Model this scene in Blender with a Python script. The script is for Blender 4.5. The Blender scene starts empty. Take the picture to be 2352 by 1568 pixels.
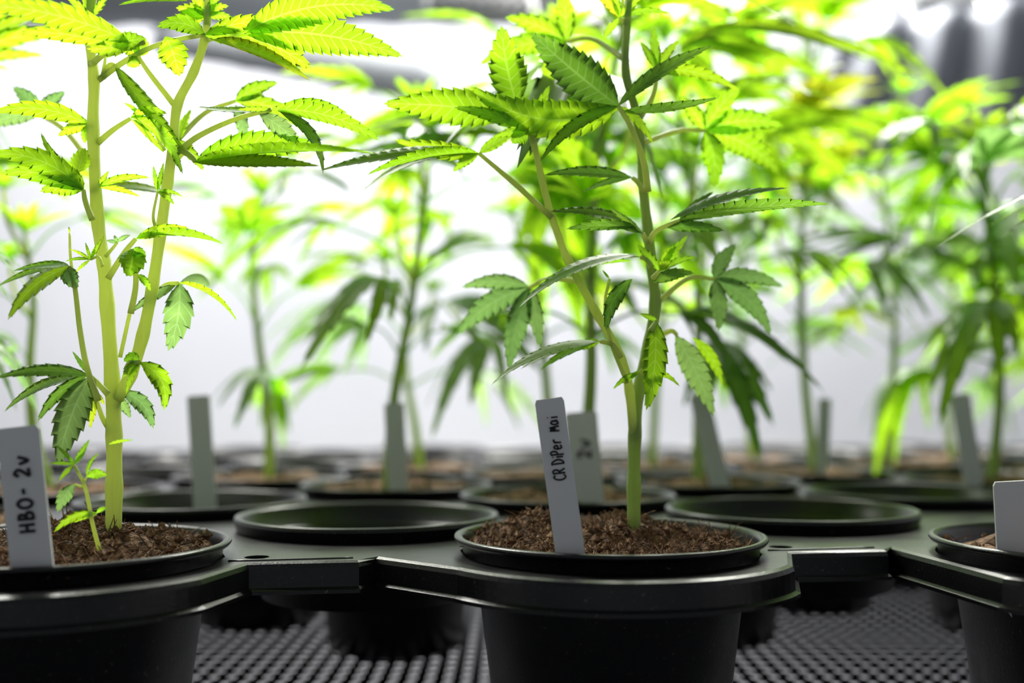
import bpy, bmesh, math, random
from mathutils import Vector, Matrix, noise
from mathutils.geometry import delaunay_2d_cdt
V = Vector
S = bpy.context.scene
C = S.collection
# ------------------------------------------------------------ camera, world, lights
FPX = 2400.0
HR = 0.0471            # eye height above the pot rims
RIM = 0.092            # rim height above the bench
CZ = RIM + HR
PITCH = math.atan(140 / FPX)
cd = bpy.data.cameras.new('camera'); cam = bpy.data.objects.new('camera', cd); C.objects.link(cam)
cam.location = (0, 0, CZ); cam.rotation_euler = (math.pi / 2 + PITCH, 0, 0)
cd.sensor_width = 36; cd.lens = 36 * FPX / 2352; cd.clip_start = 0.02; cd.clip_end = 50
cd.dof.use_dof = True; cd.dof.focus_distance = 0.345; cd.dof.aperture_fstop = 4.6; cd.dof.aperture_blades = 9
S.camera = cam
S.view_settings.view_transform = 'Standard'; S.view_settings.look = 'None'
S.view_settings.exposure = 0.0; S.view_settings.gamma = 1.0; S.view_settings.use_curve_mapping = False
S.cycles.max_bounces = 8; S.cycles.transmission_bounces = 6; S.cycles.transparent_max_bounces = 8
S.cycles.use_denoising = True
S.cycles.sample_clamp_indirect = 6.0
w = bpy.data.worlds.new('room_light'); S.world = w; w.use_nodes = True
w.node_tree.nodes['Background'].inputs[0].default_value = (0.80, 0.86, 1.0, 1)
w.node_tree.nodes['Background'].inputs[1].default_value = 0.05

def area(name, loc, target, size, power, col=(1, 1, 1), sy=None):
    d = bpy.data.lights.new(name, 'AREA'); d.energy = power; d.color = col; d.size = size
    if sy: d.shape = 'RECTANGLE'; d.size_y = sy
    o = bpy.data.objects.new(name, d); C.objects.link(o); o.location = loc
    o.rotation_euler = (V(target) - V(loc)).to_track_quat('-Z', 'Y').to_euler()
    o['kind'] = 'helper'
    return o
# the room's grow lamps: one bank behind the plants shining back over the bench, one washing the rear wall
area('grow_lamp_light', (0.42, 1.75, 1.42), (0.12, 0.45, 0.15), 0.7, 92, (1.0, 0.98, 0.92), 0.35)
area('grow_lamp_light_side', (-0.75, 1.35, 1.35), (-0.15, 0.35, 0.15), 0.5, 34, (1.0, 0.98, 0.92), 0.3)
area('wall_washer', (-0.25, 2.05, 1.5), (-0.25, 3.0, 0.55), 2.6, 40, (0.97, 0.98, 1.0), 0.25)

def px(x, y, Y):
    """world point seen at photo position x, y on the vertical plane at distance Y"""
    cx = (x - 1176) / FPX; cy = (784 - y) / FPX
    d = V((cx, math.cos(PITCH) - cy * math.sin(PITCH), math.sin(PITCH) + cy * math.cos(PITCH)))
    return V((0, 0, CZ)) + d * (Y / d.y)

# ------------------------------------------------------------ helpers
def mesh_obj(name, vs, fs, mat, parent=None, uv=None, smooth=True, org=None):
    me = bpy.data.meshes.new(name)
    o = bpy.data.objects.new(name, me); C.objects.link(o)
    off = V((0, 0, 0))
    if parent is not None:
        o.parent = parent; off = root_loc(parent)
    elif org is not None:
        off = V(org); o.location = off
    me.from_pydata([tuple(V(v) - off) for v in vs], [], fs)
    if uv:
        l = me.uv_layers.new(name='UVMap')
        for lp in me.loops: l.data[lp.index].uv = uv[lp.vertex_index]
    if smooth: me.polygons.foreach_set('use_smooth', [True] * len(me.polygons))
    if mat: me.materials.append(mat)
    me.update()
    return o
def root_loc(o):
    l = V((0, 0, 0))
    while o is not None: l += V(o.location); o = o.parent
    return l
def empty(name, loc):
    o = bpy.data.objects.new(name, None); C.objects.link(o); o.location = loc; o.empty_display_size = .01
    return o
def tag(o, label=None, cat=None, group=None, kind=None):
    if label: o['label'] = label
    if cat: o['category'] = cat
    if group: o['group'] = group
    if kind: o['kind'] = kind
    return o
class MB:
    def __init__(s): s.v = []; s.f = []; s.uv = []
    def add(s, v, f, uv=None):
        n = len(s.v); s.v += [V(a) for a in v]; s.f += [tuple(i + n for i in q) for q in f]
        s.uv += (uv if uv else [(0.5, 0.5)] * len(v))
    def box(s, c, d, rot=None):
        m = rot or Matrix.Identity(3); c = V(c)
        v = [c + m @ V((x * d[0] / 2, y * d[1] / 2, z * d[2] / 2)) for x in (-1, 1) for y in (-1, 1) for z in (-1, 1)]
        s.add(v, [(0, 1, 3, 2), (4, 6, 7, 5), (0, 4, 5, 1), (2, 3, 7, 6), (0, 2, 6, 4), (1, 5, 7, 3)])
    def lathe(s, prof, c=(0, 0, 0), n=48, a0=0):
        c = V(c); v = []; f = []
        for r, z in prof:
            for i in range(n):
                a = 2 * math.pi * i / n + a0; v.append(c + V((r * math.cos(a), r * math.sin(a), z)))
        for j in range(len(prof) - 1):
            for i in range(n):
                k = (i + 1) % n; f.append((j * n + i, j * n + k, (j + 1) * n + k, (j + 1) * n + i))
        s.add(v, f)
    def tube(s, pts, rad, n=8, cap=True):
        pts = [V(p) for p in pts]; m = len(pts); v = []; f = []
        up = None
        for i, p in enumerate(pts):
            t = (pts[min(i + 1, m - 1)] - pts[max(i - 1, 0)]).normalized()
            if up is None:
                up = t.orthogonal().normalized()
            else:
                up = (up - t * up.dot(t)).normalized()
            b = t.cross(up); r = rad(i / (m - 1)) if callable(rad) else rad[i]
            for k in range(n):
                a = 2 * math.pi * k / n; v.append(p + (up * math.cos(a) + b * math.sin(a)) * r)
        for i in range(m - 1):
            for k in range(n):
                q = (k + 1) % n; f.append((i * n + k, i * n + q, (i + 1) * n + q, (i + 1) * n + k))
        if cap: f.append(tuple(range(n - 1, -1, -1))); f.append(tuple((m - 1) * n + k for k in range(n)))
        s.add(v, f)
    def obj(s, name, mat, parent=None, smooth=True, uv=False, org=None):
        return mesh_obj(name, s.v, s.f, mat, parent, s.uv if uv else None, smooth, org)
def crom(p, n=6):
    p = [V(a) for a in p]
    if len(p) < 3:
        return [p[0].lerp(p[-1], i / n) for i in range(n + 1)]
    q = [p[0] * 2 - p[1]] + p + [p[-1] * 2 - p[-2]]; out = []
    for i in range(1, len(q) - 2):
        a, b, c, d = q[i - 1:i + 3]
        for k in range(n):
            t = k / n
            out.append(0.5 * ((2 * b) + (c - a) * t + (2 * a - 5 * b + 4 * c - d) * t * t + (3 * b - a - 3 * c + d) * t ** 3))
    out.append(p[-1]); return out

# ------------------------------------------------------------ materials
def mat(name):
    m = bpy.data.materials.new(name); m.use_nodes = True; nt = m.node_tree
    return m, nt, nt.nodes['Principled BSDF'], nt.nodes.new, nt.links.new
def plain(name, col, rough=.5, bump=0, scale=200, var=0, spec=.5, metal=0):
    m, nt, b, N, L = mat(name)
    b.inputs['Base Color'].default_value = (*col, 1); b.inputs['Roughness'].default_value = rough
    b.inputs['Specular IOR Level'].default_value = spec; b.inputs['Metallic'].default_value = metal
    if bump or var:
        tc = N('ShaderNodeTexCoord'); n = N('ShaderNodeTexNoise'); n.inputs['Scale'].default_value = scale
        n.inputs['Detail'].default_value = 6; L(tc.outputs['Object'], n.inputs['Vector'])
        if bump:
            bu = N('ShaderNodeBump'); bu.inputs['Strength'].default_value = bump; bu.inputs['Distance'].default_value = .001
            L(n.outputs['Fac'], bu.inputs['Height']); L(bu.outputs['Normal'], b.inputs['Normal'])
        if var:
            r = N('ShaderNodeValToRGB'); r.color_ramp.elements[0].position = .35; r.color_ramp.elements[1].position = .65
            r.color_ramp.elements[0].color = (*[c * (1 - var) for c in col], 1); r.color_ramp.elements[1].color = (*[min(1, c * (1 + var)) for c in col], 1)
            L(n.outputs['Fac'], r.inputs['Fac']); L(r.outputs['Color'], b.inputs['Base Color'])
    return m
def pot_mat():
    m, nt, b, N, L = mat('black_plastic')
    tc = N('ShaderNodeTexCoord'); n = N('ShaderNodeTexNoise'); n.inputs['Scale'].default_value = 900; n.inputs['Detail'].default_value = 3
    L(tc.outputs['Object'], n.inputs['Vector'])
    r = N('ShaderNodeValToRGB'); r.color_ramp.elements[0].position = .66; r.color_ramp.elements[1].position = .74
    r.color_ramp.elements[0].color = (.003, .0032, .0045, 1); r.color_ramp.elements[1].color = (.10, .085, .07, 1)
    L(n.outputs['Fac'], r.inputs['Fac']); L(r.outputs['Color'], b.inputs['Base Color'])
    n2 = N('ShaderNodeTexNoise'); n2.inputs['Scale'].default_value = 60; L(tc.outputs['Object'], n2.inputs['Vector'])
    mr = N('ShaderNodeMapRange'); mr.inputs['To Min'].default_value = .24; mr.inputs['To Max'].default_value = .40
    L(n2.outputs['Fac'], mr.inputs['Value']); L(mr.outputs['Result'], b.inputs['Roughness'])
    bu = N('ShaderNodeBump'); bu.inputs['Strength'].default_value = .15; bu.inputs['Distance'].default_value = .0005
    L(n.outputs['Fac'], bu.inputs['Height']); L(bu.outputs['Normal'], b.inputs['Normal'])
    return m
def leaf_mat(name, front, trans, fac=.62, edge=None):
    m, nt, b, N, L = mat(name); out = nt.nodes['Material Output']
    uv = N('ShaderNodeUVMap'); sp = N('ShaderNodeSeparateXYZ'); L(uv.outputs['UV'], sp.inputs['Vector'])
    def M(op, a, c=None):
        q = N('ShaderNodeMath'); q.operation = op
        for i, z in enumerate((a, c)):
            if z is None: continue
            if isinstance(z, (int, float)): q.inputs[i].default_value = z
            else: L(z, q.inputs[i])
        return q.outputs[0]
    a = M('ABSOLUTE', M('SUBTRACT', sp.outputs['X'], .5)); a = M('MULTIPLY', a, 2)
    ph = M('FRACT', M('SUBTRACT', sp.outputs['Y'], M('MULTIPLY', a, 1.25)))
    v1 = M('LESS_THAN', M('ABSOLUTE', M('SUBTRACT', ph, .5)), .07)
    v2 = M('LESS_THAN', a, .055); vein = M('MAXIMUM', v1, v2)
    tc = N('ShaderNodeTexCoord'); n = N('ShaderNodeTexNoise'); n.inputs['Scale'].default_value = 90; n.inputs['Detail'].default_value = 5
    L(tc.outputs['Object'], n.inputs['Vector'])
    oi = N('ShaderNodeObjectInfo')
    hs = N('ShaderNodeHueSaturation'); hs.inputs['Color'].default_value = (*trans, 1)
    L(M('ADD', .485, M('MULTIPLY', oi.outputs['Random'], .03)), hs.inputs['Hue'])
    L(M('ADD', .72, M('MULTIPLY', n.outputs['Fac'], .5)), hs.inputs['Value'])
    mx = N('ShaderNodeMix'); mx.data_type = 'RGBA'; mx.inputs[7].default_value = (*[min(1, c * 1.25 + .12) for c in trans], 1)
    L(M('MULTIPLY', vein, .55), mx.inputs[0]); L(hs.outputs['Color'], mx.inputs[6])
    tcol = mx.outputs[2]
    if edge:
        me_ = N('ShaderNodeMix'); me_.data_type = 'RGBA'; me_.inputs[7].default_value = (*edge, 1)
        L(M('MULTIPLY', M('POWER', a, 4), .8), me_.inputs[0]); L(tcol, me_.inputs[6]); tcol = me_.outputs[2]
    tr = N('ShaderNodeBsdfTranslucent'); L(tcol, tr.inputs['Color'])
    b.inputs['Base Color'].default_value = (*front, 1); b.inputs['Roughness'].default_value = .42
    b.inputs['Specular IOR Level'].default_value = .4
    bu = N('ShaderNodeBump'); bu.inputs['Strength'].default_value = .5; bu.inputs['Distance'].default_value = .0006; bu.invert = True
    L(vein, bu.inputs['Height']); L(bu.outputs['Normal'], b.inputs['Normal'])
    ms = N('ShaderNodeMixShader'); ms.inputs[0].default_value = fac
    L(b.outputs[0], ms.inputs[1]); L(tr.outputs[0], ms.inputs[2]); L(ms.outputs[0], out.inputs['Surface'])
    return m
def stem_mat(name, col, tcol, fac=.3):
    m, nt, b, N, L = mat(name); out = nt.nodes['Material Output']
    tc = N('ShaderNodeTexCoord'); n = N('ShaderNodeTexNoise'); n.inputs['Scale'].default_value = 150
    mp = N('ShaderNodeMapping'); mp.inputs['Scale'].default_value = (3, 3, .25)
    L(tc.outputs['Object'], mp.inputs['Vector']); L(mp.outputs['Vector'], n.inputs['Vector'])
    r = N('ShaderNodeValToRGB'); r.color_ramp.elements[0].position = .3; r.color_ramp.elements[1].position = .7
    r.color_ramp.elements[0].color = (*[c * .65 for c in col], 1); r.color_ramp.elements[1].color = (*col, 1)
    L(n.outputs['Fac'], r.inputs['Fac']); L(r.outputs['Color'], b.inputs['Base Color']); b.inputs['Roughness'].default_value = .5
    tr = N('ShaderNodeBsdfTranslucent'); tr.inputs['Color'].default_value = (*tcol, 1)
    ms = N('ShaderNodeMixShader'); ms.inputs[0].default_value = fac
    L(b.outputs[0], ms.inputs[1]); L(tr.outputs[0], ms.inputs[2]); L(ms.outputs[0], out.inputs['Surface'])
    return m
def soil_mat():
    m, nt, b, N, L = mat('potting_soil')
    tc = N('ShaderNodeTexCoord'); n = N('ShaderNodeTexNoise'); n.inputs['Scale'].default_value = 420; n.inputs['Detail'].default_value = 8
    L(tc.outputs['Object'], n.inputs['Vector'])
    r = N('ShaderNodeValToRGB'); e = r.color_ramp.elements
    e[0].position = .3; e[0].color = (.018, .009, .004, 1); e[1].position = .75; e[1].color = (.42, .27, .15, 1)
    x = r.color_ramp.elements.new(.52); x.color = (.19, .095, .045, 1)
    L(n.outputs['Fac'], r.inputs['Fac']); L(r.outputs['Color'], b.inputs['Base Color']); b.inputs['Roughness'].default_value = .9
    bu = N('ShaderNodeBump'); bu.inputs['Strength'].default_value = 1; bu.inputs['Distance'].default_value = .002
    L(n.outputs['Fac'], bu.inputs['Height']); L(bu.outputs['Normal'], b.inputs['Normal'])
    return m
def glow(name, col, s):
    m, nt, b, N, L = mat(name); b.inputs['Emission Color'].default_value = (*col, 1); b.inputs['Emission Strength'].default_value = s
    b.inputs['Base Color'].default_value = (.8, .8, .8, 1)
    return m
M_POT = pot_mat(); M_SOIL = soil_mat()
M_LEAF = leaf_mat('leaf_green', (.11, .27, .035), (.43, .78, .012), .62)
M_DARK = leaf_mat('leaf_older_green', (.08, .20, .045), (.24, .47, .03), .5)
M_YEL = leaf_mat('leaf_yellowing', (.20, .24, .02), (.52, .66, .012), .6, (.66, .42, .02))
M_PALE = leaf_mat('leaf_pale_underside', (.17, .32, .11), (.34, .60, .14), .45)
M_STEM = stem_mat('stem_green', (.62, .72, .30), (.86, .95, .30), .5)
M_STEMB = stem_mat('stem_darker', (.36, .48, .17), (.62, .78, .18), .38)
M_TAG = plain('label_plastic', (.80, .80, .82), .45)
M_INK = plain('marker_ink', (.008, .008, .012), .5)
M_MESH = plain('bench_steel', (.09, .095, .10), .4, .2, 80, 0, .5, .3)
M_WALL = plain('white_reflective_wall', (.86, .86, .89), .6, .3, 3, .02)
M_CEIL = plain('dark_grey_ceiling', (.20, .22, .24), .8, 0, 2, .15)
M_DUCT = plain('grey_duct', (.30, .32, .35), .6, .1, 6, .08)
M_SHEET = plain('grey_sheet', (.25, .265, .31), .55, .4, 5, .12)
M_FLOOR = plain('grey_floor', (.30, .31, .32), .7, .1, 4, .2)
M_LAMP = glow('lamp_glow', (1, 1, .97), 9)
M_HOUSE = plain('lamp_housing', (.35, .36, .37), .4)
M_GRIT = plain('perlite', (.75, .73, .68), .8)

# ------------------------------------------------------------ the room
def slab(name, c, d, m, rot=None, kind='structure'):
    b = MB(); b.box((0, 0, 0), d); o = b.obj(name, m, None, False); o.location = c
    if rot: o.rotation_euler = rot
    if kind: o['kind'] = kind
    return o
slab('wall_back', (0, 3.02, .55), (6.2, .04, 3.1), M_WALL)
slab('wall_left', (-3.1, .5, .55), (.04, 5.1, 3.1), M_WALL)
slab('wall_right', (3.1, .5, .55), (.04, 5.1, 3.1), M_WALL)
slab('wall_front', (0, -2.02, .55), (6.2, .04, 3.1), M_CEIL)
slab('floor', (0, .5, -1.02), (6.2, 5.1, .04), M_FLOOR)
slab('ceiling', (0, .5, 2.12), (6.2, 5.1, .04), M_CEIL)

# ventilation duct crossing the top left of the view in front of the wall
p0 = px(-300, -16, 1.95); p1 = px(1300, -26, 1.95)
b = MB(); b.tube([p0.lerp(p1, i / 24) for i in range(25)], lambda t: .066 + .003 * math.cos(t * 24 * math.pi), 20)
d = b.obj('ventilation_duct', M_DUCT); tag(d, 'wide dark grey ventilation duct running along the top of the white rear wall', 'duct')
b = MB(); b.tube([px(360, 92, 1.9).lerp(px(1010, 190, 1.9), i / 16) for i in range(17)], lambda t: .024 + .022 * t + .0015 * math.cos(t * 60), 16)
d2 = b.obj('air_hose', M_DUCT); b = MB()
for q_ in (px(420, 80, 1.9), px(960, 170, 1.9)): b.tube([q_, V((q_.x, q_.y, 2.1))], [.002, .002], 6)
b.obj('hanger', M_DUCT, d2)
tag(d2, 'blurred grey air hose sloping down below the dark duct at upper left', 'hose')
# grey hanging sheet at the upper right
b = MB(); n = 40; q = []
for j in range(9):
    for i in range(n + 1):
        t = i / n; top = px(1940 + 560 * t, 64 - 95 * t, 1.85); bot = px(1850 + 700 * t, 385 - 60 * t, 1.9)
        p = top.lerp(bot, j / 8); p.y += .02 * math.sin(t * 26 + j * .3); q.append(p)
b.add(q, [(j * (n + 1) + i, j * (n + 1) + i + 1, (j + 1) * (n + 1) + i + 1, (j + 1) * (n + 1) + i) for j in range(8) for i in range(n)])
sh = b.obj('hanging_sheet', M_SHEET); tag(sh, 'grey plastic sheet hanging in soft folds at the upper right', 'sheet')
md = sh.modifiers.new('t', 'SOLIDIFY'); md.thickness = .003

# grow lamps
def lamp(c, L_, ang, tilt, lab):
    r = empty('grow_lamp', c); tag(r, lab, 'lamp', 'grow lamps glaring above the plants')
    rot = Matrix.Rotation(ang, 3, 'Z') @ Matrix.Rotation(tilt, 3, 'X')
    c = V(c); b = MB(); b.box(c + rot @ V((0, 0, .012)), (L_, .09, .022), rot)
    for k in range(9): b.box(c + rot @ V(((k - 4) * L_ / 9, 0, .030)), (.004, .085, .02), rot)
    b.obj('housing', M_HOUSE, r, False)
    b = MB(); b.box(c + rot @ V((0, 0, -.002)), (L_ * .96, .07, .006), rot); b.obj('diffuser', M_LAMP, r, False)
    b = MB()
    for s in (-1, 1):
        a = c + rot @ V((s * L_ * .4, 0, .03)); b.tube([a, V((a.x, a.y, 2.1))], [.0015, .0015], 6)
    b.obj('hanging_wire', M_HOUSE, r)
lamp(px(1100, 20, 1.5), .16, .1, .9, 'bright grow lamp glaring at the top centre of the picture, left of the larger one')
lamp(px(1560, 30, 1.55), .34, -.1, .9, 'long blown-out grow lamp above the tallest middle plants')
lamp(px(2150, 2, 2.0), .13, .05, .9, 'small white lamp peeping over the edge of the grey sheet')
lamp(px(2300, -12, 2.0), .10, .05, .9, 'smallest lamp in the top right corner above the grey sheet')

# mesh bench
b = MB(); Y0, Y1, X0, X1 = -.10, 1.34, -1.15, 1.15
k = Y0
while k < Y1:
    b.box((0, k, -.0012), (X1 - X0, .0062, .0007), None); k += .0125
k = X0
while k < X1:
    b.box((k, (Y0 + Y1) / 2, -.0006), (.0045, Y1 - Y0, .0008), None); k += .0092
bench = empty('grow_bench', (0, .6, -1)); tag(bench, 'steel mesh topped bench under the black pots', 'bench')
mo = b.obj('mesh_top', M_MESH, bench, False); mo['kind'] = 'stuff'
b = MB()
for y in (Y0, Y1): b.box((0, y, -.015), (X1 - X0 + .04, .03, .04))
for x in (X0, X1): b.box((x, (Y0 + Y1) / 2, -.015), (.03, Y1 - Y0, .04))
b.obj('frame', M_MESH, bench, False)
for x in (X0, X1):
    for y in (Y0, Y1):
        b = MB(); b.box((x, y, -.515), (.04, .04, .97)); b.obj('leg', M_MESH, bench, False)

# ------------------------------------------------------------ pots
R0 = .055
def pot_profile(): # closed: outside from bottom up, over the lip, inside down
    z = RIM
    return [(.001, .0005), (.036, .0005), (.038, .002), (.0462, z - .0135), (.0470, z - .0125), (.0505, z - .0125), (.0512, z - .0118), (.0522, z - .0020),
            (.0543, z - .0012), (.0550, z - .0002), (.0548, z + .0006), (.0535, z + .0010), (.0522, z + .0004), (.0516, z - .0010), (.0500, z - .0095),
            (.0478, z - .0105), (.0470, z - .018), (.0462, z - .019), (.0372, .0035), (.001, .003)]
PP = pot_profile()
def pot_mesh():
    b = MB(); b.lathe(PP, (0, 0, 0), 96); me = bpy.data.meshes.new('pot'); me.from_pydata([tuple(v) for v in b.v], [], b.f)
    me.polygons.foreach_set('use_smooth', [True] * len(me.polygons)); me.materials.append(M_POT); return me
ME_POT = pot_mesh()
def add_pot(parent):
    o = bpy.data.objects.new('pot', ME_POT); C.objects.link(o); o.parent = parent; return o
def soil_mesh(seed, crumbs, hi=True, mound=None):
    rnd = random.Random(seed); b = MB(); nr, na = (26, 110) if hi else (8, 28)
    R = .0512; zz = RIM - (.0035 if hi else .0025)
    def H(x, y, r):
        h = noise.fractal(V((x * 60 + seed, y * 60, seed * 1.7)), 1.0, 2.0, 4) * (.0036 if hi else .006)
        h += .0022 * noise.noise(V((x * 300, y * 300, seed)))
        if mound: 
            for mx, my, mr, mh in mound:
                d = math.hypot(x - mx, y - my) / mr; h += mh * math.exp(-d * d * 2)
        return zz + h * (1 if r < .048 else .5)
    vs = [V((0, 0, H(0, 0, 0)))]
    for j in range(1, nr + 1):
        for i in range(na):
            a = 2 * math.pi * i / na + .03 * rnd.random(); r = R * (j / nr) * (1 - (0.0 if j == nr else .02 * rnd.random()))
            x, y = r * math.cos(a), r * math.sin(a); vs.append(V((x, y, H(x, y, r) if j < nr else zz - .004)))
    fs = [(0, 1 + i, 1 + (i + 1) % na) for i in range(na)]
    for j in range(nr - 1):
        for i in range(na):
            k = (i + 1) % na; fs.append((1 + j * na + i, 1 + (j + 1) * na + i, 1 + (j + 1) * na + k, 1 + j * na + k))
    b.add(vs, fs)
    for _ in range(crumbs):
        a = rnd.random() * 6.283; r = R * math.sqrt(rnd.random()) * .97; x, y = r * math.cos(a), r * math.sin(a)
        s = .0004 + .0019 * rnd.random() ** 2.2; c = V((x, y, H(x, y, r) + s * .5))
        if rnd.random() < .45: # fibre
            d = V((rnd.gauss(0, 1), rnd.gauss(0, 1), abs(rnd.gauss(0, .5)))).normalized() * (.002 + .005 * rnd.random())
            m_ = c + d * .5 + V((0, 0, .001 * rnd.random())); b.tube([c, m_, c + d], [.00022, .0002, .00012], 3)
        else:
            q = [c + V((rnd.uniform(.6, 1.2) * s, 0, 0)), c + V((-rnd.uniform(.6, 1.2) * s, 0, 0)), c + V((0, s * rnd.uniform(.6, 1.2), 0)),
                 c + V((0, -s * rnd.uniform(.6, 1.2), 0)), c + V((0, 0, s)), c + V((0, 0, -s))]
            b.add(q, [(0, 2, 4), (2, 1, 4), (1, 3, 4), (3, 0, 4), (2, 0, 5), (1, 2, 5), (3, 1, 5), (0, 3, 5)])
    me = bpy.data.meshes.new('soil'); me.from_pydata([tuple(v) for v in b.v], [], b.f); me.materials.append(M_SOIL)
    me.polygons.foreach_set('use_smooth', [False] * len(me.polygons)); return me
def grit(parent, seed, n):
    rnd = random.Random(seed); b = MB(); o0 = root_loc(parent)
    for _ in range(n):
        a = rnd.random() * 6.283; r = .046 * math.sqrt(rnd.random()); s = .0004 + .0008 * rnd.random()
        c = o0 + V((r * math.cos(a), r * math.sin(a), RIM - .004))
        q = [c + V((s * rnd.uniform(.7, 1.3) * x, s * rnd.uniform(.7, 1.3) * y, s * z)) for x, y, z in ((1, 0, 0), (-1, 0, 0), (0, 1, 0), (0, -1, 0), (0, 0, 1), (0, 0, -1))]
        b.add(q, [(0, 2, 4), (2, 1, 4), (1, 3, 4), (3, 0, 4), (2, 0, 5), (1, 2, 5), (3, 1, 5), (0, 3, 5)])
    o = b.obj('perlite', M_GRIT, parent, False); tag(o, 'white perlite grains', kind='stuff')
A0 = V((-.1495, .349)); VA = V((.184, .025)); VB = V((-.006, .163))
def cell(i, j, k=0):
    if (i, j, k) == (2, 0, 0): return V((.200, .357))
    return A0 + VA * (i + .5 * k) + VB * (j + .5 * k)

# ------------------------------------------------------------ blades and leaves
def wshape(t): return max(0.0, math.sin(math.pi * min(1, t ** .82)) ** .85) * (1 - .25 * t)
def blade(mb, spine, side, normal, W, teeth=11, fold=.25, tooth=.26):
    """serrated leaflet along spine (list of Vectors), side/normal functions of t"""
    m = len(spine) - 1; st = [0.0]
    for k in range(teeth):
        a = (k + .62) / (teeth + .2); st += [a, a + .05 / teeth]
    st.append(1.0); vs = []; uv = []; L = (spine[-1] - spine[0]).length
    def at(t):
        x = t * m; i = min(int(x), m - 1); return spine[i].lerp(spine[i + 1], x - i)
    for q, t in enumerate(st):
        p = at(t); s = side(t); n = normal(t); w = wshape(t) * W * .5
        if t in (0.0,): w = W * .03
        if t == 1.0: w = W * .004
        tip = (q % 2 == 1)
        we = w * (1 + tooth * (.5 if tip else -.25)); fw = (at(min(1, t + .01)) - p)
        e = p + fw * 0
        if tip and t < .97: e = p + (at(min(1, t + .35 / teeth)) - p) * .8
        for u, ww, hh in ((-1, we, fold * w), (-.5, w * .5, fold * w * .42), (0, 0, 0), (.5, w * .5, fold * w * .42), (1, we, fold * w)):
            c = (e if abs(u) == 1 else p) + s * (math.copysign(ww, u) if u else 0) + n * hh
            vs.append(c); uv.append((.5 + .5 * u, t * teeth))
    fs = []
    for q in range(len(st) - 1):
        for c in range(4): a = q * 5 + c; fs.append((a, a + 1, a + 6, a + 5))
    mb.add(vs, fs, uv)

# far-plant leaf meshes, shared: petiole plus a fan of leaflets, local frame x forward, z up
def fan_mesh(seed, n=7, L=.075, pet=.045, mat_=None, droop=.5):
    rnd = random.Random(seed); b = MB()
    pp = crom([V((0, 0, 0)), V((pet * .5, 0, pet * .28)), V((pet, 0, pet * .30))], 4)
    b.tube(pp, lambda t: .0011 - .0004 * t, 5)
    c = pp[-1]; half = n // 2
    for k in range(-half, half + 1):
        a = k * (2.25 / n) + rnd.uniform(-.08, .08); l = L * (1 - .19 * abs(k) ** 1.15) * rnd.uniform(.92, 1.06)
        d = V((math.cos(a), math.sin(a), 0)); dr = droop * rnd.uniform(.6, 1.4)
        sp = [c + d * (l * t) + V((0, 0, l * (.12 * t - dr * t * t))) for t in [i / 8 for i in range(9)]]
        s = V((-math.sin(a), math.cos(a), 0)); s = (s + V((0, 0, rnd.uniform(-.5, .5)))).normalized()
        nn = d.cross(s).normalized() * (1 if d.cross(s).z > 0 else -1)
        blade(b, sp, lambda t, s=s: s, lambda t, nn=nn: nn, l * rnd.uniform(.19, .25), 7, .2)
    me = bpy.data.meshes.new('leaf'); me.from_pydata([tuple(v) for v in b.v], [], b.f)
    l_ = me.uv_layers.new(name='UVMap')
    for lp in me.loops: l_.data[lp.index].uv = b.uv[lp.vertex_index]
    me.polygons.foreach_set('use_smooth', [True] * len(me.polygons)); me.materials.append(mat_); return me
FANS = [fan_mesh(s, n, .078, .05, m, dr) for s, n, m, dr in ((1, 7, M_LEAF, .35), (2, 5, M_LEAF, .6), (3, 7, M_LEAF, .8), (4, 7, M_DARK, .5), (5, 5, M_PALE, .9))]
FAN_Y = fan_mesh(6, 7, .078, .05, M_YEL, .4)
def bud_mesh(seed):
    rnd = random.Random(seed); b = MB()
    for k in range(11):
        a = k * 2.4; el = .5 + .06 * k; l = .030 - .0012 * k
        d = V((math.cos(a) * math.cos(el), math.sin(a) * math.cos(el), math.sin(el)))
        sp = [d * (l * t) + V((0, 0, -.2 * l * t * t)) for t in [i / 5 for i in range(6)]]
        s = d.cross(V((0, 0, 1))).normalized(); n_ = s.cross(d)
        blade(b, sp, lambda t, s=s: s, lambda t, n_=n_: n_, l * .24, 5, .3)
    me = bpy.data.meshes.new('shoot_tip'); me.from_pydata([tuple(v) for v in b.v], [], b.f)
    l_ = me.uv_layers.new(name='UVMap')
    for lp in me.loops: l_.data[lp.index].uv = b.uv[lp.vertex_index]
    me.materials.append(M_LEAF); return me
BUD = bud_mesh(1)
SOIL_LO = [soil_mesh(s, 160, False) for s in (11, 12, 13)]
def inst(name, me, parent, loc, rot, sc):
    o = bpy.data.objects.new(name, me); C.objects.link(o); o.parent = parent; o.location = loc; o.rotation_euler = rot
    o.scale = (sc, sc, sc); return o
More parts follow.
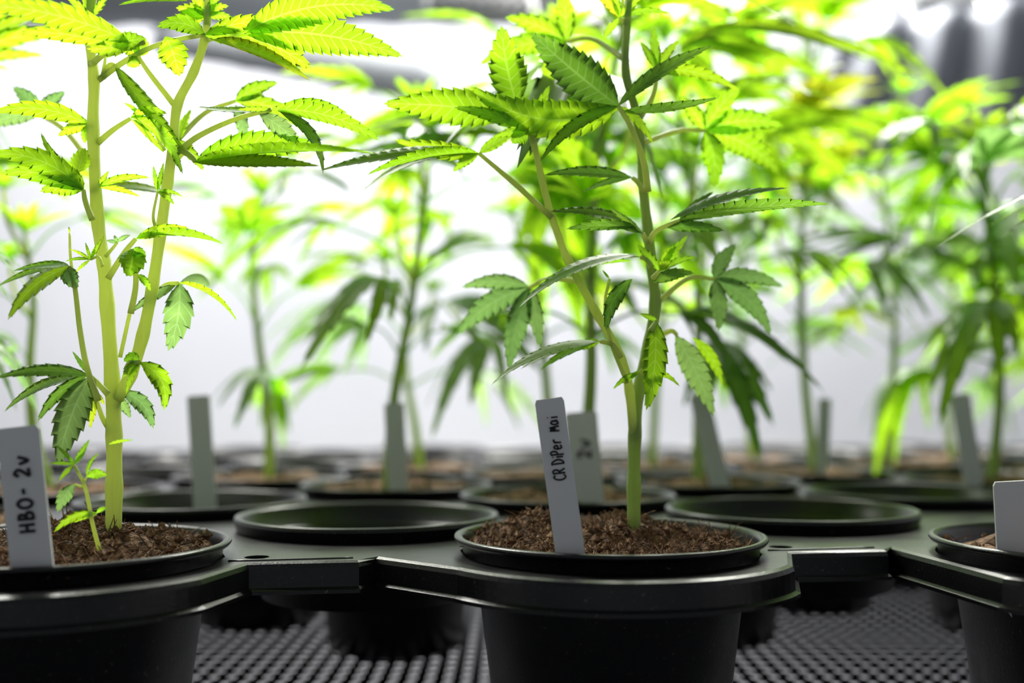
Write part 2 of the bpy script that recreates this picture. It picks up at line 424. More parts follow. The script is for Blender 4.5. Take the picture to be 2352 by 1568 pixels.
def far_plant(c, h, seed, label, nodes=6, lean=(0, 0), dark=0, yel=0, bare=.30, size=1.0, soil=None):
    rnd = random.Random(seed); r = empty('potted_cannabis_plant', (c.x, c.y, 0))
    tag(r, label, 'plant', 'young cannabis plants in black pots')
    add_pot(r); so = bpy.data.objects.new('soil', soil or SOIL_LO[seed % 3]); C.objects.link(so); so.parent = r; so.rotation_euler.z = seed; so['kind'] = 'stuff'
    O = V((c.x, c.y, 0)); z0 = RIM - .008
    path = crom([V((lean[0] * t + .006 * math.sin(t * 5 + seed), lean[1] * t + .005 * math.cos(t * 4 + seed), z0 + h * t)) for t in (0, .25, .5, .75, 1)], 5)
    b = MB(); b.tube([O + p for p in path], lambda t: .0036 * (1 - .62 * t), 8); st = b.obj('stem', M_STEMB, r)
    def P(t):
        x = t * (len(path) - 1); i = min(int(x), len(path) - 2); return path[i].lerp(path[i + 1], x - i)
    a0 = rnd.random() * 6.28; top = P(1.0)
    inst('shoot_tip', BUD, r, top, (0, 0, a0), 1.25)
    for k in range(nodes):
        t = bare + (1 - bare) * (k + .6) / nodes; sz = 1.12 * size * (.30 + .85 * math.sin(math.pi * min(1, t * .95 - .08)) ** .8) * rnd.uniform(.85, 1.15) * (.78 if t < .55 else 1)
        for s in (0, 1):
            if rnd.random() < .06: continue
            a = a0 + k * 1.75 + s * math.pi + rnd.uniform(-.3, .3)
            u = rnd.random()
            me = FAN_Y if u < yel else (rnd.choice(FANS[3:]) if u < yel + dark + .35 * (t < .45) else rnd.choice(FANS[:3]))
            inst('leaf', me, r, P(t), (rnd.uniform(-.35, .35), rnd.uniform(-.75, .1) + (.35 if t < .4 else 0), a), sz)
        if k >= 1 and rnd.random() < .7: # side shoot
            a = a0 + k * 1.75 + 1.2; e = P(t) + V((math.cos(a) * .02, math.sin(a) * .02, .035)); b = MB()
            b.tube([O + q for q in crom([P(t), P(t).lerp(e, .5) + V((math.cos(a), math.sin(a), 0)) * .006, e], 3)], lambda t: .0013, 5)
            b.obj('side_stem', M_STEM, r); inst('shoot_tip', BUD, r, e, (0, 0, a), .85)
    return r

# ------------------------------------------------------------ near plants: placed leaf by leaf
class Near:
    def __init__(s, c, label, seed, mound):
        s.r = empty('potted_cannabis_plant', (c.x, c.y, 0)); tag(s.r, label, 'plant', 'young cannabis plants in black pots')
        add_pot(s.r); so = bpy.data.objects.new('soil', soil_mesh(seed, 2600, True, mound)); C.objects.link(so); so.parent = s.r; so['kind'] = 'stuff'
        grit(s.r, seed, 26); s.rnd = random.Random(seed)
    def stem(s, pts, r0, r1, m=None, name='stem'):
        """pts: (x, y, Y)"""
        w = [px(*p) for p in pts]; path = crom(w, 7); b = MB(); n = len(path)
        wob = s.rnd.random() * 9
        nodes = [i / (len(pts) - 1) for i in range(1, len(pts) - 1)]
        def rad(t):
            k = max([math.exp(-((t - q) / .018) ** 2) for q in nodes] + [0]) if name == 'stem' else 0
            return (r0 + (r1 - r0) * t) * (1 + .16 * k)
        b.tube(path, rad, 12); return b.obj(name, m or M_STEM, s.r)
    def leaf(s, Y, pet, lets, m=None, r=.0009, dY=0.0):
        """pet: list of (x, y) or (x, y, Y); lets: (tipx, tipy, width_px, bend_px, dY[, basex, basey])"""
        m = m or M_LEAF
        P = [px(*(p if len(p) > 2 else (*p, Y + dY * i / max(1, len(pet) - 1)))) for i, p in enumerate(pet)]
        Yc = P[-1].y; path = crom(P, 6); b = MB()
        b.tube(path, lambda t: r * (1.25 - .45 * t), 8); lf = b.obj('leaf', M_STEM, s.r)
        for q in lets:
            tx, ty, wd, bend, dy = q[:5]; bx, by = (q[5], q[6]) if len(q) > 6 else (pet[-1][0], pet[-1][1])
            mm = q[7] if len(q) > 7 else m
            p0 = px(bx, by, Yc); p2 = px(tx, ty, Yc + dy); mx, my = (bx + tx) / 2, (by + ty) / 2
            dx, dyy = tx - bx, ty - by; ln = math.hypot(dx, dyy) or 1
            nx, ny = dyy / ln, -dx / ln
            if ny > 0: nx, ny = -nx, -ny           # bend is towards the top of the picture
            p1 = px(mx + nx * bend * 2, my + ny * bend * 2, Yc + dy * .5 - .002)
            sp = [(p0 * (1 - t) ** 2 + p1 * (2 * t * (1 - t)) + p2 * t * t) for t in [i / 14 for i in range(15)]]
            Ln = sum((sp[i + 1] - sp[i]).length for i in range(14)); Wapp = wd * Yc / FPX
            W = max(Wapp, Ln * .17); roll = math.acos(min(1, Wapp / W)) * (.92 if s.rnd.random() < .75 else -.92)
            view = (p0 + p2) / 2 - V((0, 0, CZ)); view.normalize()
            def side(t, sp=sp, view=view, roll=roll):
                i = min(13, int(t * 14)); tg = (sp[i + 1] - sp[i]).normalized(); sd = tg.cross(view).normalized()
                return (Matrix.Rotation(roll, 3, tg) @ sd)
            def norm(t, sp=sp, side=side):
                i = min(13, int(t * 14)); tg = (sp[i + 1] - sp[i]).normalized(); n = side(t).cross(tg)
                return n if n.z > 0 else -n
            b = MB(); blade(b, sp, side, norm, W, max(6, min(17, int(Ln / .0036))), .22)
            b.obj('leaflet', mm, lf, uv=True)
        return lf

pa, pb_ = cell(0, 0), cell(1, 0)
A = Near(pa, 'tall two-stemmed cannabis plant in the big black pot at the left edge', 3, [(.0, .012, .032, .009), (.018, .002, .02, .004)])
YA = .352
A.stem([(260, 1262, YA), (262, 1120, YA), (262, 1000, YA), (258, 880, YA), (246, 700, YA), (238, 600, YA), (224, 500, YA), (214, 300, YA), (216, 180, YA), (206, 80, YA), (212, -10, YA), (222, -90, YA)], .0027, .0014)
A.stem([(270, 915, YA), (300, 860, YA - .002), (328, 770, YA - .003), (350, 660, YA - .004), (368, 540, YA - .004), (385, 420, YA - .004), (398, 330, YA - .004), (408, 240, YA - .003), (445, 165, YA - .002), (470, 90, YA), (478, 20, YA), (480, -60, YA)], .0021, .0012)
A.stem([(276, 820, YA), (298, 720, YA - .002), (316, 640, YA - .004)], .0007, .0006, None, 'side_stem')
# top right big fan
A.leaf(YA, [(226, 184), (280, 145), (340, 112), (400, 92), (470, 80, YA - .01)], [
    (905, 22, 84, 34, -.03, 560, 74), (925, 130, 92, 22, -.02, 566, 76), (715, 158, 66, 10, .0, 560, 84), (712, 184, 26, 14, -.02, 490, 92, M_YEL),
    (640, 45, 40, 10, .0), (360, 62, 44, 18, -.01), (412, 176, 74, 4, .006, 380, 84), (588, 96, 50, 8, .004)])
A.leaf(YA, [(470, 92), (520, 78), (566, 74)], [(590, 40, 30, 4, .0), (620, 110, 34, 2, .01)])
# top left fan, nearer the lens
A.leaf(.325, [(208, 150, YA), (250, 118, .335), (330, 98, .325)], [
    (-60, 12, 62, 22, -.03, 300, 98), (40, 76, 40, 10, -.01, 250, 100), (200, 112, 46, -8, .0, 300, 92), (334, 88, 48, 2, 0, 262, 104)])
A.leaf(YA, [(400, 240), (345, 170), (318, 130)], [(268, 95, 40, 6, 0), (330, 84, 44, 0, .004), (290, 150, 30, -4, 0)])
# growing tips
A.leaf(YA, [(210, 60), (206, 40)], [(150, -8, 20, 4, 0), (185, -30, 16, 2, 0), (250, -20, 18, -3, 0), (158, 42, 12, 0, .006), (212, -60, 20, 0, 0)])
A.leaf(YA, [(476, 60), (474, 38)], [(272, 12, 16, 10, -.01, 430, 2), (395, 62, 46, 10, 0), (404, 18, 38, 4, 0), (525, 14, 26, 8, 0), (540, 46, 22, 6, 0), (440, -20, 30, 0, 0), (505, -20, 24, 0, 0)])
A.leaf(YA, [(234, 180), (240, 150), (242, 132)], [(222, 108, 10, 0, 0), (236, 100, 10, 0, 0), (252, 106, 10, 0, 0), (268, 116, 10, 0, 0)], r=.0006)
# long bright leaflet hanging to the right of stem one
A.leaf(YA, [(236, 178), (252, 150), (264, 150)], [(424, 345, 36, -6, -.008)])
A.leaf(YA, [(222, 330), (260, 298), (300, 272)], [(385, 262, 22, 14, -.01), (378, 352, 16, 2, -.004), (420, 400, 30, 24, -.02, 300, 268)])
A.leaf(YA, [(214, 300), (205, 286)], [(-20, 258, 44, 22, -.02), (133, 313, 30, 6, 0), (195, 330, 22, 4, 0), (110, 270, 24, 10, .01)])
A.leaf(YA, [(378, 345), (340, 280), (320, 262)], [(284, 236, 10, 3, 0), (300, 250, 12, 3, 0)], r=.0005)
# arching fan to the right of stem two
A.leaf(YA - .004, [(404, 352), (460, 310), (545, 272), (622, 252, YA - .012)], [
    (872, 322, 42, 22, -.02), (690, 335, 46, 6, .0, 596, 262, M_PALE), (800, 262, 30, 16, .02, 640, 250), (545, 252, 14, 2, 0), (450, 245, 12, -6, .01), (742, 400, 26, 28, -.01, 640, 254, M_DARK)])
A.leaf(YA - .004, [(410, 340), (440, 360), (448, 372)], [(742, 338, 76, 20, -.01), (735, 382, 26, 2, -.03), (862, 352, 16, 16, -.04)])
A.leaf(YA, [(392, 380), (440, 330)], [(468, 392, 30, 6, 0, 400, 320), (440, 250, 22, 4, .01, 406, 330)])
# yellow-green fan left of stem one
A.leaf(YA - .006, [(212, 505), (196, 462), (192, 436)], [
    (-20, 352, 60, 26, -.02), (2, 398, 50, 18, -.01), (92, 440, 46, 10, 0), (94, 304, 18, -12, 0, 166, 392), (196, 340, 46, 2, .004, 180, 396), (120, 372, 40, 6, 0)], m=M_LEAF)
A.leaf(YA, [(216, 446), (224, 430)], [(345, 408, 18, 10, -.006), (250, 392, 14, 0, 0), (322, 452, 14, 6, 0), (410, 452, 18, 10, .03)])
# node at the middle of stem one
A.leaf(YA - .005, [(236, 612), (226, 590), (208, 596)], [(160, 572, 8, 2, 0), (150, 600, 8, 4, 0), (172, 628, 8, 2, 0), (196, 556, 8, 0, 0), (222, 560, 8, 0, 0), (240, 540, 10, 0, 0)], r=.0005)
A.leaf(YA - .005, [(242, 590), (262, 566), (270, 556)], [(300, 540, 12, 3, 0), (262, 540, 10, 0, 0), (244, 552, 10, 0, 0)], r=.0005, m=M_PALE)
A.leaf(YA - .008, [(248, 640), (286, 580), (312, 548)], [(436, 524, 20, 12, 0), (514, 560, 18, 14, -.02, 340, 542), (380, 542, 18, 6, 0)])
A.leaf(YA - .01, [(300, 720), (312, 650), (304, 572)], [(290, 634, 64, -6, -.004), (346, 668, 18, 4, 0, 316, 630), (332, 600, 30, 4, 0)])
# left drooping leaf on a long petiole
A.leaf(YA - .012, [(226, 920), (200, 845), (184, 760), (172, 660), (160, 612)], [(18, 735, 38, 20, -.02), (178, 664, 42, -3, 0, 150, 610, M_PALE), (30, 622, 16, 6, .02), (-10, 660, 14, 10, .03)], r=.0009)
A.leaf(YA, [(172, 660), (162, 590), (160, 535)], [(158, 520, 5, 0, 0)], r=.0005)
# broad pale leaf right of stem two
A.leaf(YA + .004, [(346, 690), (380, 655), (412, 650)], [(386, 806, 70, -10, .0, 412, 650, M_PALE), (302, 716, 26, 6, -.01, 404, 655, M_PALE), (545, 738, 10, 18, -.02), (480, 660, 26, 8, .05, 412, 650, M_PALE)])
# lower fans
A.leaf(YA - .01, [(248, 905), (225, 880), (206, 862)], [(134, 1068, 78, 10, -.01, 206, 866, M_PALE), (-10, 868, 30, 14, -.02, 206, 862, M_DARK), (86, 968, 30, 14, -.01, 200, 862, M_DARK), (10, 945, 22, 20, .02, 190, 870, M_DARK), (214, 905, 20, 2, 0), (166, 806, 12, 0, 0)], m=M_DARK)
A.leaf(YA - .012, [(290, 850), (300, 832), (322, 832)], [(376, 942, 46, 26, -.004), (282, 868, 22, 4, 0, 318, 830), (284, 830, 30, 8, 0, 320, 828), (290, 905, 14, 6, 0)], m=M_YEL if False else M_LEAF)
A.leaf(YA, [(266, 940), (280, 905)], [(352, 984, 40, 18, 0, 280, 900, M_PALE), (300, 960, 26, 2, .01, 270, 912, M_PALE)], m=M_PALE)
A.leaf(YA, [(262, 1000), (236, 960), (216, 900)], [(206, 985, 18, -2, 0), (240, 930, 12, 2, 0)], m=M_YEL)
A.leaf(YA + .03, [(214, 380, YA), (150, 300, YA + .02), (90, 262)], [(-40, 300, 46, 14, .01), (30, 200, 40, 6, 0), (150, 210, 36, 4, 0)], m=M_PALE)
A.leaf(YA + .02, [(398, 330, YA), (470, 260, YA + .015), (540, 232)], [(700, 300, 46, 20, .02), (640, 190, 40, 8, .01), (560, 330, 34, 6, 0, 540, 240, M_PALE)])
A.leaf(YA - .006, [(366, 540), (352, 500), (362, 440)], [(352, 380, 12, 0, 0), (376, 372, 12, 0, 0), (400, 470, 14, 4, 0), (420, 452, 10, 6, 0)], r=.0005)
# small sucker shoot at the base
A.stem([(228, 1262, YA - .02), (212, 1200, YA - .024), (196, 1120, YA - .026), (172, 1070, YA - .028)], .0007, .0005, None, 'side_stem')
A.leaf(YA - .028, [(178, 1084), (170, 1066)], [(128, 1022, 10, 2, 0), (114, 1064, 10, 2, 0), (134, 1106, 12, 2, 0), (206, 1008, 14, 0, 0), (196, 1036, 10, 0, 0), (150, 1040, 10, 0, 0)], r=.0004)
A.leaf(YA - .026, [(190, 1110), (200, 1095)], [(228, 1040, 10, 8, 0), (246, 1092, 26, 6, 0), (306, 1010, 8, 2, 0, 250, 1020)], r=.0004)
A.leaf(YA - .026, [(190, 1118), (172, 1112)], [(132, 1176, 34, 6, 0)], m=M_PALE, r=.0004)
A.leaf(YA - .024, [(206, 1190), (222, 1178)], [(124, 1222, 22, 14, -.004), (246, 1166, 12, 3, 0), (170, 1200, 14, 4, .0)], r=.0004)

Bn = Near(pb_, 'two-stemmed cannabis plant in the sharply seen pot right of the written white label', 5, [(.008, .012, .028, .007), (-.026, .012, .022, .008)])
YB = .374
Bn.stem([(1456, 1225, YB), (1456, 1120, YB), (1458, 1000, YB), (1466, 900, YB), (1490, 790, YB), (1504, 700, YB), (1497, 614, YB), (1487, 517, YB), (1477, 428, YB), (1466, 280, YB), (1438, 172, YB), (1440, 60, YB), (1452, -60, YB)], .0024, .0012, M_STEMB)
Bn.stem([(1456, 1010, YB), (1446, 900, YB - .004), (1426, 820, YB - .006), (1367, 713, YB - .008), (1306, 600, YB - .01), (1268, 500, YB - .011), (1245, 413, YB - .012), (1226, 330, YB - .012), (1200, 250, YB - .012)], .0017, .0010)
Bn.leaf(YB - .012, [(1440, 880), (1402, 780), (1390, 700), (1400, 640)], [(1384, 620, 6, 0, 0)], r=.0006)
# dark upper fan at 1420,245
Bn.leaf(YB - .016, [(1488, 440), (1478, 370), (1448, 290), (1420, 243)], [
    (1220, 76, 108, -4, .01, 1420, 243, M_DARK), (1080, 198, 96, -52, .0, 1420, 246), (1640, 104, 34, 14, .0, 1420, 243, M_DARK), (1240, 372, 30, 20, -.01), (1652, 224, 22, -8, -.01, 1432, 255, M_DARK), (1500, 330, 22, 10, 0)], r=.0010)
# fan on the top of stem two, lower left
Bn.leaf(YB - .012, [(1268, 500), (1180, 420), (1100, 352)], [(735, 392, 22, 14, -.02), (842, 402, 20, 18, -.03), (905, 320, 44, -8, .0), (1040, 395, 26, 4, 0), (830, 440, 14, 26, .01), (1180, 310, 30, 4, .01)], r=.0009)
Bn.leaf(YB - .012, [(1226, 330), (1216, 300)], [(880, 238, 92, 6, .0, 1180, 262), (1152, 60, 96, -6, .0, 1188, 240), (1042, 246, 34, 8, -.01), (1262, 196, 30, 0, 0), (1176, 330, 46, 4, 0), (1130, 316, 24, 4, .0), (1320, 250, 26, 6, .01), (1380, 262, 24, 10, .0, 1230, 262)], r=.0009)
# node fans along the main stem
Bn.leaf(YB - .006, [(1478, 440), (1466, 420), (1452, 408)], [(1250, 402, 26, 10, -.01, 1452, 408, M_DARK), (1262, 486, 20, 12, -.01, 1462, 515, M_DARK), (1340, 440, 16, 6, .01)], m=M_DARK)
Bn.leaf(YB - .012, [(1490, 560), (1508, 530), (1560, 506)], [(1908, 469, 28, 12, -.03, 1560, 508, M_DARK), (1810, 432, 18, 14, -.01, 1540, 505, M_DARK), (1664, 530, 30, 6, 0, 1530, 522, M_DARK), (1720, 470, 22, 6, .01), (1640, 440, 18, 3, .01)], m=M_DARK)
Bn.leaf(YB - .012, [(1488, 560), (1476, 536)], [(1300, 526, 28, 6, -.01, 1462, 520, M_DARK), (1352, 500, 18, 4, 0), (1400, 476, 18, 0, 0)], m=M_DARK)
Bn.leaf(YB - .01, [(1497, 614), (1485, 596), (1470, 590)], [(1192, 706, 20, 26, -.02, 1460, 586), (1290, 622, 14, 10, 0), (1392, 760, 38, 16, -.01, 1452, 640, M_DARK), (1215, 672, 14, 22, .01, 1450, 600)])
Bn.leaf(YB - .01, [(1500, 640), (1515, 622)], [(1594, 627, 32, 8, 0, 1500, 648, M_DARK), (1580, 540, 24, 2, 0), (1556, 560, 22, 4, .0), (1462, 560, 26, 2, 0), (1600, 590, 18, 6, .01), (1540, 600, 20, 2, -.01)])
Bn.leaf(YB - .012, [(1426, 822), (1408, 792), (1378, 784)], [(1128, 884, 16, 22, -.02), (1195, 848, 14, 12, 0), (1310, 806, 26, 4, .01), (1240, 850, 20, 10, .01, 1370, 786, M_LEAF)])
Bn.leaf(YB - .012, [(1480, 860), (1470, 850)], [(1562, 888, 14, 14, 0, 1474, 856), (1408, 894, 14, 6, 0, 1466, 856), (1440, 880, 10, 2, 0)])
Bn.leaf(YB - .014, [(1494, 760), (1510, 735)], [(1484, 942, 60, -10, .0, 1504, 735), (1470, 720, 14, 0, 0)])
Bn.leaf(YB + .012, [(1500, 780), (1540, 760), (1556, 770)], [(1640, 955, 62, 6, .01, 1552, 770, M_PALE), (1660, 890, 30, 14, .01, 1590, 775)])
Bn.leaf(YB, [(1440, 60), (1424, 40)], [(1352, -30, 26, 6, 0, 1424, 40, M_YEL), (1480, -20, 22, 0, 0), (1406, -30, 20, 0, 0), (1540, 30, 16, 10, 0), (1385, 90, 20, 2, 0)])
Bn.leaf(YB, [(1464, 280), (1500, 220), (1510, 160)], [(1500, 60, 26, 0, 0), (1560, 92, 26, 4, 0), (1470, 96, 22, 2, 0), (1560, 176, 22, 6, .0), (1700, 210, 30, 16, .01)])

Bn.leaf(YB + .03, [(1470, 330, YB), (1560, 300, YB + .02), (1620, 300)], [(1790, 400, 70, 20, .02), (1800, 290, 64, 18, .01), (1700, 200, 56, 8, 0), (1640, 430, 56, 10, 0), (1560, 220, 40, 4, 0)])
Bn.leaf(YB + .03, [(1440, 140, YB), (1360, 90, YB + .02), (1300, 96)], [(1100, 150, 56, 20, .01), (1160, 40, 56, 10, 0), (1290, -30, 50, 4, 0), (1250, 220, 50, 8, 0)])
Bn.leaf(YB + .02, [(1504, 700, YB), (1580, 640, YB + .01), (1640, 640)], [(1770, 770, 52, 22, .01), (1800, 660, 40, 16, .01), (1690, 560, 40, 6, 0), (1650, 760, 44, 6, 0)], m=M_PALE)
Bn.leaf(YB + .02, [(1330, 645, YB), (1260, 640, YB + .01), (1216, 660)], [(1050, 770, 60, 18, .01), (1060, 660, 40, 14, 0), (1170, 850, 56, 8, 0), (1240, 800, 40, 4, 0)], m=M_PALE)

# ------------------------------------------------------------ further plants in the staggered rows
FAR = [ # cell, height, nodes, lean, label, dark, yel
 ((1, 1, 0), .250, 7, (.03, 0), 'bushy plant directly behind the written white label in the middle', .05, 0),
 ((-1, 0, 1), .20, 5, (-.01, 0), 'thin plant at the far left edge behind the big pot', .2, 0, .7),
 ((-1, 1, 1), .15, 3, (-.03, 0), 'sparse blurred plant behind the two-stemmed plant at left', .2, 0, .62),
 ((0, 1, 1), .225, 7, (.01, 0), 'slender plant in the third row left of the middle', .15, 0, .8),
 ((1, 1, 1), .275, 8, (-.02, 0), 'tall bright plant in the third row behind the darker double-stemmed one', .05, .04),
 ((2, 1, 1), .22, 7, (.0, 0), 'dark green plant standing in front of the grey sheet', .4, 0),
 ((0, 2, 0), .19, 5, (.0, 0), 'short blurred plant in the fourth row at left', .2, 0, .7),
 ((1, 2, 0), .28, 8, (.0, 0), 'fourth row plant seen through the middle plants', .2, .05),
 ((2, 2, 0), .31, 8, (.0, 0), 'tallest fourth row plant with yellowing upper leaves', .1, .3),
 ((3, 2, 0), .18, 6, (-.01, 0), 'fourth row plant near the right edge', .3, 0),
 ((1, 2, 1), .30, 7, (.0, 0), 'fifth row plant behind the middle of the bench', .2, .05),
 ((2, 2, 1), .27, 7, (.0, 0), 'fifth row plant reaching up under the bright lamps', .1, .25),
 ((3, 2, 1), .17, 6, (.0, 0), 'fifth row plant below the edge of the grey sheet', .3, .0),
 ((0, 2, 1), .15, 3, (.0, 0), 'small faint plant in the fifth row against the white wall', .5, 0),
 ((2, 3, 0), .28, 6, (.0, 0), 'sixth row plant right of the middle', .2, .1),
 ((3, 3, 0), .22, 6, (.0, 0), 'sixth row plant towards the right', .3, .0),
 ((4, 3, 0), .2, 6, (.0, 0), 'sixth row plant at the right edge', .3, .0),
]
planted = set()
for n_, (c_, h, nd, ln, lb, dk, yl, *sz_) in enumerate(FAR):
    far_plant(cell(*c_), h, 20 + n_, lb, nd, ln, dk, yl, size=(sz_[0] if sz_ else 1.0)); planted.add(c_)
# plant whose label stands at the right edge
far_plant(cell(2, 0), .15, 61, 'nearest plant at the right edge beside the tall blurred label', 2, (.07, .02), .3, 0, .6, .55); planted.add((2, 0, 0))

# ------------------------------------------------------------ carrying tray deck round the pots
def tray():
    holes = [cell(i, j, k) for i in range(-2, 5) for j in range(0, 5) for k in (0, 1)]
    zt = RIM - .0052; out = []
    # scalloped front edge running from left to right
    for i in range(-2, 4):
        c = cell(i, 0)
        for k in range(29):
            a = math.radians(-150 + 112 * k / 28) + .13
            out.append(c + V((math.cos(a), math.sin(a))) * .0635)
        m_ = c + VA * .5
        out += [m_ + V((-.030, -.016)), m_ + V((-.012, -.0125)), m_ + V((.006, -.010)), m_ + V((.012, -.002))]
    e = cell(4, 0); f_ = cell(4, 4, 1); g = cell(-2, 4, 1)
    out += [e + V((0, -.06)), f_ + V((.07, .08)), g + V((-.25, .08)), cell(-2, 0) + V((-.12, -.05))]
    xs = max(p.x for p in out)
    def inside(p):
        r_ = False; n = len(out)
        for i in range(n):
            a, b_ = out[i], out[(i + 1) % n]
            if (a.y > p.y) != (b_.y > p.y) and p.x < (b_.x - a.x) * (p.y - a.y) / (b_.y - a.y) + a.x: r_ = not r_
        return r_
    vs = [V((p.x, p.y)) for p in out]; ed = [(i, (i + 1) % len(vs)) for i in range(len(vs))]; hs = []
    small = [(cell(i, 0) + VA * .5 + V((-.029, -.0035)), .0042) for i in range(-1, 3)]
    for c, r in [(h, .0530) for h in holes] + small:
        if not inside(c): continue
        k = 36 if r > .01 else 14; s = len(vs)
        vs += [V((c.x + r * math.cos(2 * math.pi * i / k), c.y + r * math.sin(2 * math.pi * i / k))) for i in range(k)]
        ed += [(s + i, s + (i + 1) % k) for i in range(k)]; hs.append((c, r))
    nv, ne, nf, _, _, _ = delaunay_2d_cdt(vs, ed, [], 0, 1e-6)
    keep = []
    for f in nf:
        m_ = sum((nv[i] for i in f), V((0, 0))) / len(f)
        if inside(m_) and not any((m_ - c).length < r * .985 for c, r in hs): keep.append(tuple(f))
    b = MB(); b.add([(p.x, p.y, zt) for p in nv], keep)
    # skirt and lower bead along the outline, collars round the holes
    n = len(out); prof = [(0, 0), (.0016, -.0006), (.0022, -.002), (.0024, -.0082), (.0040, -.0090), (.0040, -.0102), (.0018, -.0102)]
    vv = []
    for i in range(n):
        a, c, d_ = out[i - 1], out[i], out[(i + 1) % n]; t = (d_ - a).normalized(); nn = V((t.y, -t.x))
        for o_, z in prof: vv.append((c.x + nn.x * o_, c.y + nn.y * o_, zt + z))
    k = len(prof); b.add(vv, [(i * k + j, ((i + 1) % n) * k + j, ((i + 1) % n) * k + j + 1, i * k + j + 1) for i in range(n) for j in range(k - 1)])
    for c, r in hs:
        if r > .01: b.lathe([(r, 0), (r, -.004)], (c.x, c.y, zt), 36)
        else: b.lathe([(r, 0), (r, -.003), (r * .8, -.003), (.0003, -.003)], (c.x, c.y, zt), 14)
    o = b.obj('pot_carrying_tray', M_POT, None, False)
    tag(o, 'black plastic carrying tray with scalloped lip holding the pots over the mesh', 'tray')
    # ridge along the front tongue
    for i in range(-1, 3):
        b = MB(); m_ = cell(i, 0) + VA * .5; p = [m_ + V((-.036, -.0135)), m_ + V((-.014, -.0095)), m_ + V((.004, -.006))]
        b.tube(crom([V((q.x, q.y, zt)) for q in p], 4), lambda t: .0005, 6)
        b.obj('ridge', M_POT, o)
    # shallow empty cups hanging in the tray between the planted pots
    cp = [(.0548, RIM - .001), (.0545, RIM + .0004), (.0530, RIM + .0006), (.0515, RIM - .001), (.0500, RIM - .008), (.0480, RIM - .0086), (.0470, RIM - .0094),
          (.0458, RIM - .017), (.0436, RIM - .0176), (.0428, RIM - .0186), (.0415, RIM - .030), (.001, RIM - .0305), (.001, RIM - .032), (.0430, RIM - .032), (.0470, RIM - .012), (.0522, RIM - .009), (.0548, RIM - .001)]
    for i in range(-2, 5):
        for j in range(0, 5):
            for k in (0, 1):
                if (i, j, k) in planted or (i, j, k) in ((0, 0, 0), (1, 0, 0)): continue
                p = cell(i, j, k)
                if not inside(p): continue
                b = MB(); b.lathe(cp, (p.x, p.y, 0), 64); b.obj('empty_cup', M_POT, o)
    # support feet down to the bench
    for i in (-2, 3):
        for j in (0, 4):
            p = cell(i, j) + VA * .5; b = MB(); b.lathe([(.008, zt - .002), (.005, 0.0005), (.001, 0.0005)], (p.x, p.y, 0), 12)
            b.obj('foot', M_POT, o)
tray()

# ------------------------------------------------------------ written labels
GL = {'C': [[(.9, .85), (.6, 1), (.2, .8), (.05, .45), (.2, .12), (.55, 0), (.9, .15)]],
      'R': [[(.15, 0), (.2, 1)], [(.1, .95), (.6, 1), (.8, .75), (.55, .5), (.2, .5)], [(.4, .5), (.9, 0)]],
      'D': [[(.2, 0), (.22, 1)], [(.05, 1), (.55, .95), (.9, .5), (.6, .08), (.1, 0)]],
      'i': [[(.3, 0), (.35, .55)], [(.37, .82), (.39, .88)]],
      'P': [[(.15, -.1), (.22, .95)], [(.1, .9), (.6, .98), (.8, .7), (.55, .45), (.2, .42)]],
      'e': [[(.1, .3), (.7, .38), (.6, .6), (.3, .62), (.1, .35), (.25, .03), (.75, .1)]],
      'r': [[(.15, 0), (.2, .6)], [(.2, .4), (.45, .62), (.75, .55)]],
      'M': [[(.0, 0), (.15, .8), (.35, .3), (.6, .8), (.8, 0)]],
      'a': [[(.7, .55), (.35, .62), (.1, .3), (.3, .02), (.65, .2), (.72, .55), (.75, .05)]],
      'H': [[(.15, 0), (.18, 1)], [(.8, 0), (.82, 1)], [(.15, .48), (.82, .55)]],
      'B': [[(.15, 0), (.18, 1)], [(.1, 1), (.6, .92), (.55, .58), (.2, .52)], [(.2, .52), (.8, .4), (.7, .08), (.1, 0)]],
      'O': [[(.5, 1), (.12, .75), (.1, .25), (.5, 0), (.88, .3), (.85, .75), (.5, 1)]],
      '-': [[(.2, .5), (.75, .52)]], '2': [[(.1, .75), (.4, 1), (.75, .75), (.5, .4), (.1, .02), (.85, .05)]],
      'v': [[(.1, .6), (.4, .0), (.8, .65)]], ':': [[(.3, .15), (.32, .2)], [(.3, .55), (.32, .6)]], ' ': []}
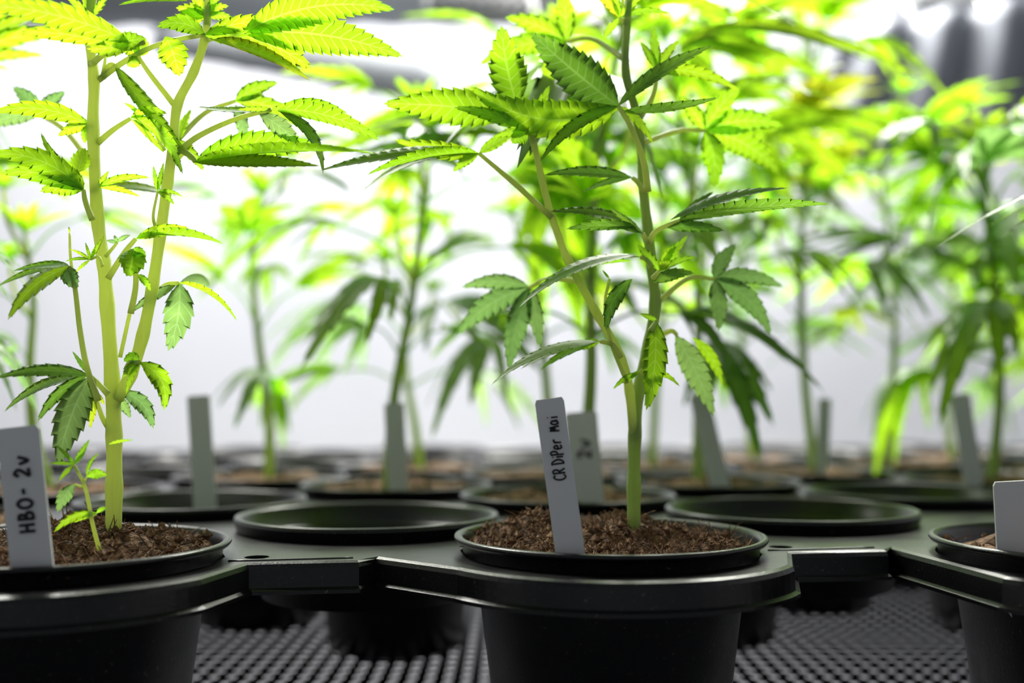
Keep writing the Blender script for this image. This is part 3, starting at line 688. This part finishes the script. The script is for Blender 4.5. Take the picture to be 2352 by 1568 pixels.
def plant_label(top, bot, Y, wpx, label, text=None, ts=.9, t0=.0, gap=1.05, th=.0004, acr=1.0):
    """white plastic stake seen between two photo points; text reads upwards"""
    pt, pb = px(top[0], top[1], Y), px(bot[0], bot[1], Y + .0015)
    ax = (pt - pb).normalized(); view = V((0, 1, 0)); sd = ax.cross(view).normalized() * -1
    if sd.x < 0: sd = -sd
    nr = sd.cross(ax).normalized()
    if nr.y > 0: nr = -nr
    W = wpx * Y / FPX; L = (pt - pb).length
    base = pb - ax * .020; r = empty('plant_label', base); tag(r, label, 'label', 'white plastic plant labels')
    # stake blade with pointed foot and rounded top
    prof = [(-.06, 0), (-.5, .009), (-.5, L + .020 - .0012), (-.44, L + .020), (.44, L + .020), (.5, L + .020 - .0012), (.5, .009), (.06, 0)]
    vs = []
    for k in (0, 1):
        for u, v in prof: vs.append(base + sd * (u * W) + ax * v + nr * (k * -.0007))
    n = len(prof); fs = [tuple(range(n)), tuple(range(2 * n - 1, n - 1, -1))] + [(i, i + n, (i + 1) % n + n, (i + 1) % n) for i in range(n)]
    mesh_obj('stake', vs, fs, M_TAG, r, None, False)
    if text:
        b = MB(); s = W * .62 * ts; x = .006 + t0
        for ch in text:
            for stq in GL[ch]:
                path = []
                for gx, gy in stq:   # glyph x runs up the stake, glyph y runs to the left
                    path.append(pb + ax * (x + gx * s) + sd * (-(gy - .5) * s * acr) + nr * .00025)
                pp = crom(path, 4) if len(path) > 2 else path
                b.tube(pp, [th] * len(pp), 5)
            x += s * (gap if ch not in 'i: ' else .55 * gap)
        b.obj('handwriting', M_INK, r)
    return r
plant_label((1261, 915), (1308, 1256), .3275, 67, 'white label in front of the middle pot with sharp black handwriting', 'CR DiPer  Mai', .33, .0150, 1.0, .00028, 2.0)
plant_label((40, 980), (72, 1296), .3000, 98, 'wide blurred white label at the front of the big left pot', 'HBO- 2v', .38, .0030, 1.22, .0005, 1.5)
plant_label((1334, 946), (1352, 1170), .494, 74, 'label just behind the sharply written one, faintly marked', '2v', .5, .018, 1.1, .0006, 1.3)
plant_label((2322, 1105), (2332, 1290), .334, 80, 'tall white label at the right edge of the picture')
plant_label((1605, 905), (1652, 1105), .585, 46, 'slanted label right of the middle pot in the row behind')
plant_label((455, 908), (474, 1215), .545, 52, 'grey-looking label standing in an empty cup just right of the two-stemmed left plant')
plant_label((2205, 905), (2230, 1060), .60, 44, 'shaded label standing among the plants at far right')
plant_label((905, 925), (912, 1075), .57, 46, 'label in the slender plant pot left of the middle')
plant_label((1895, 915), (1890, 1030), .68, 30, 'small distant label right of the slanted one')
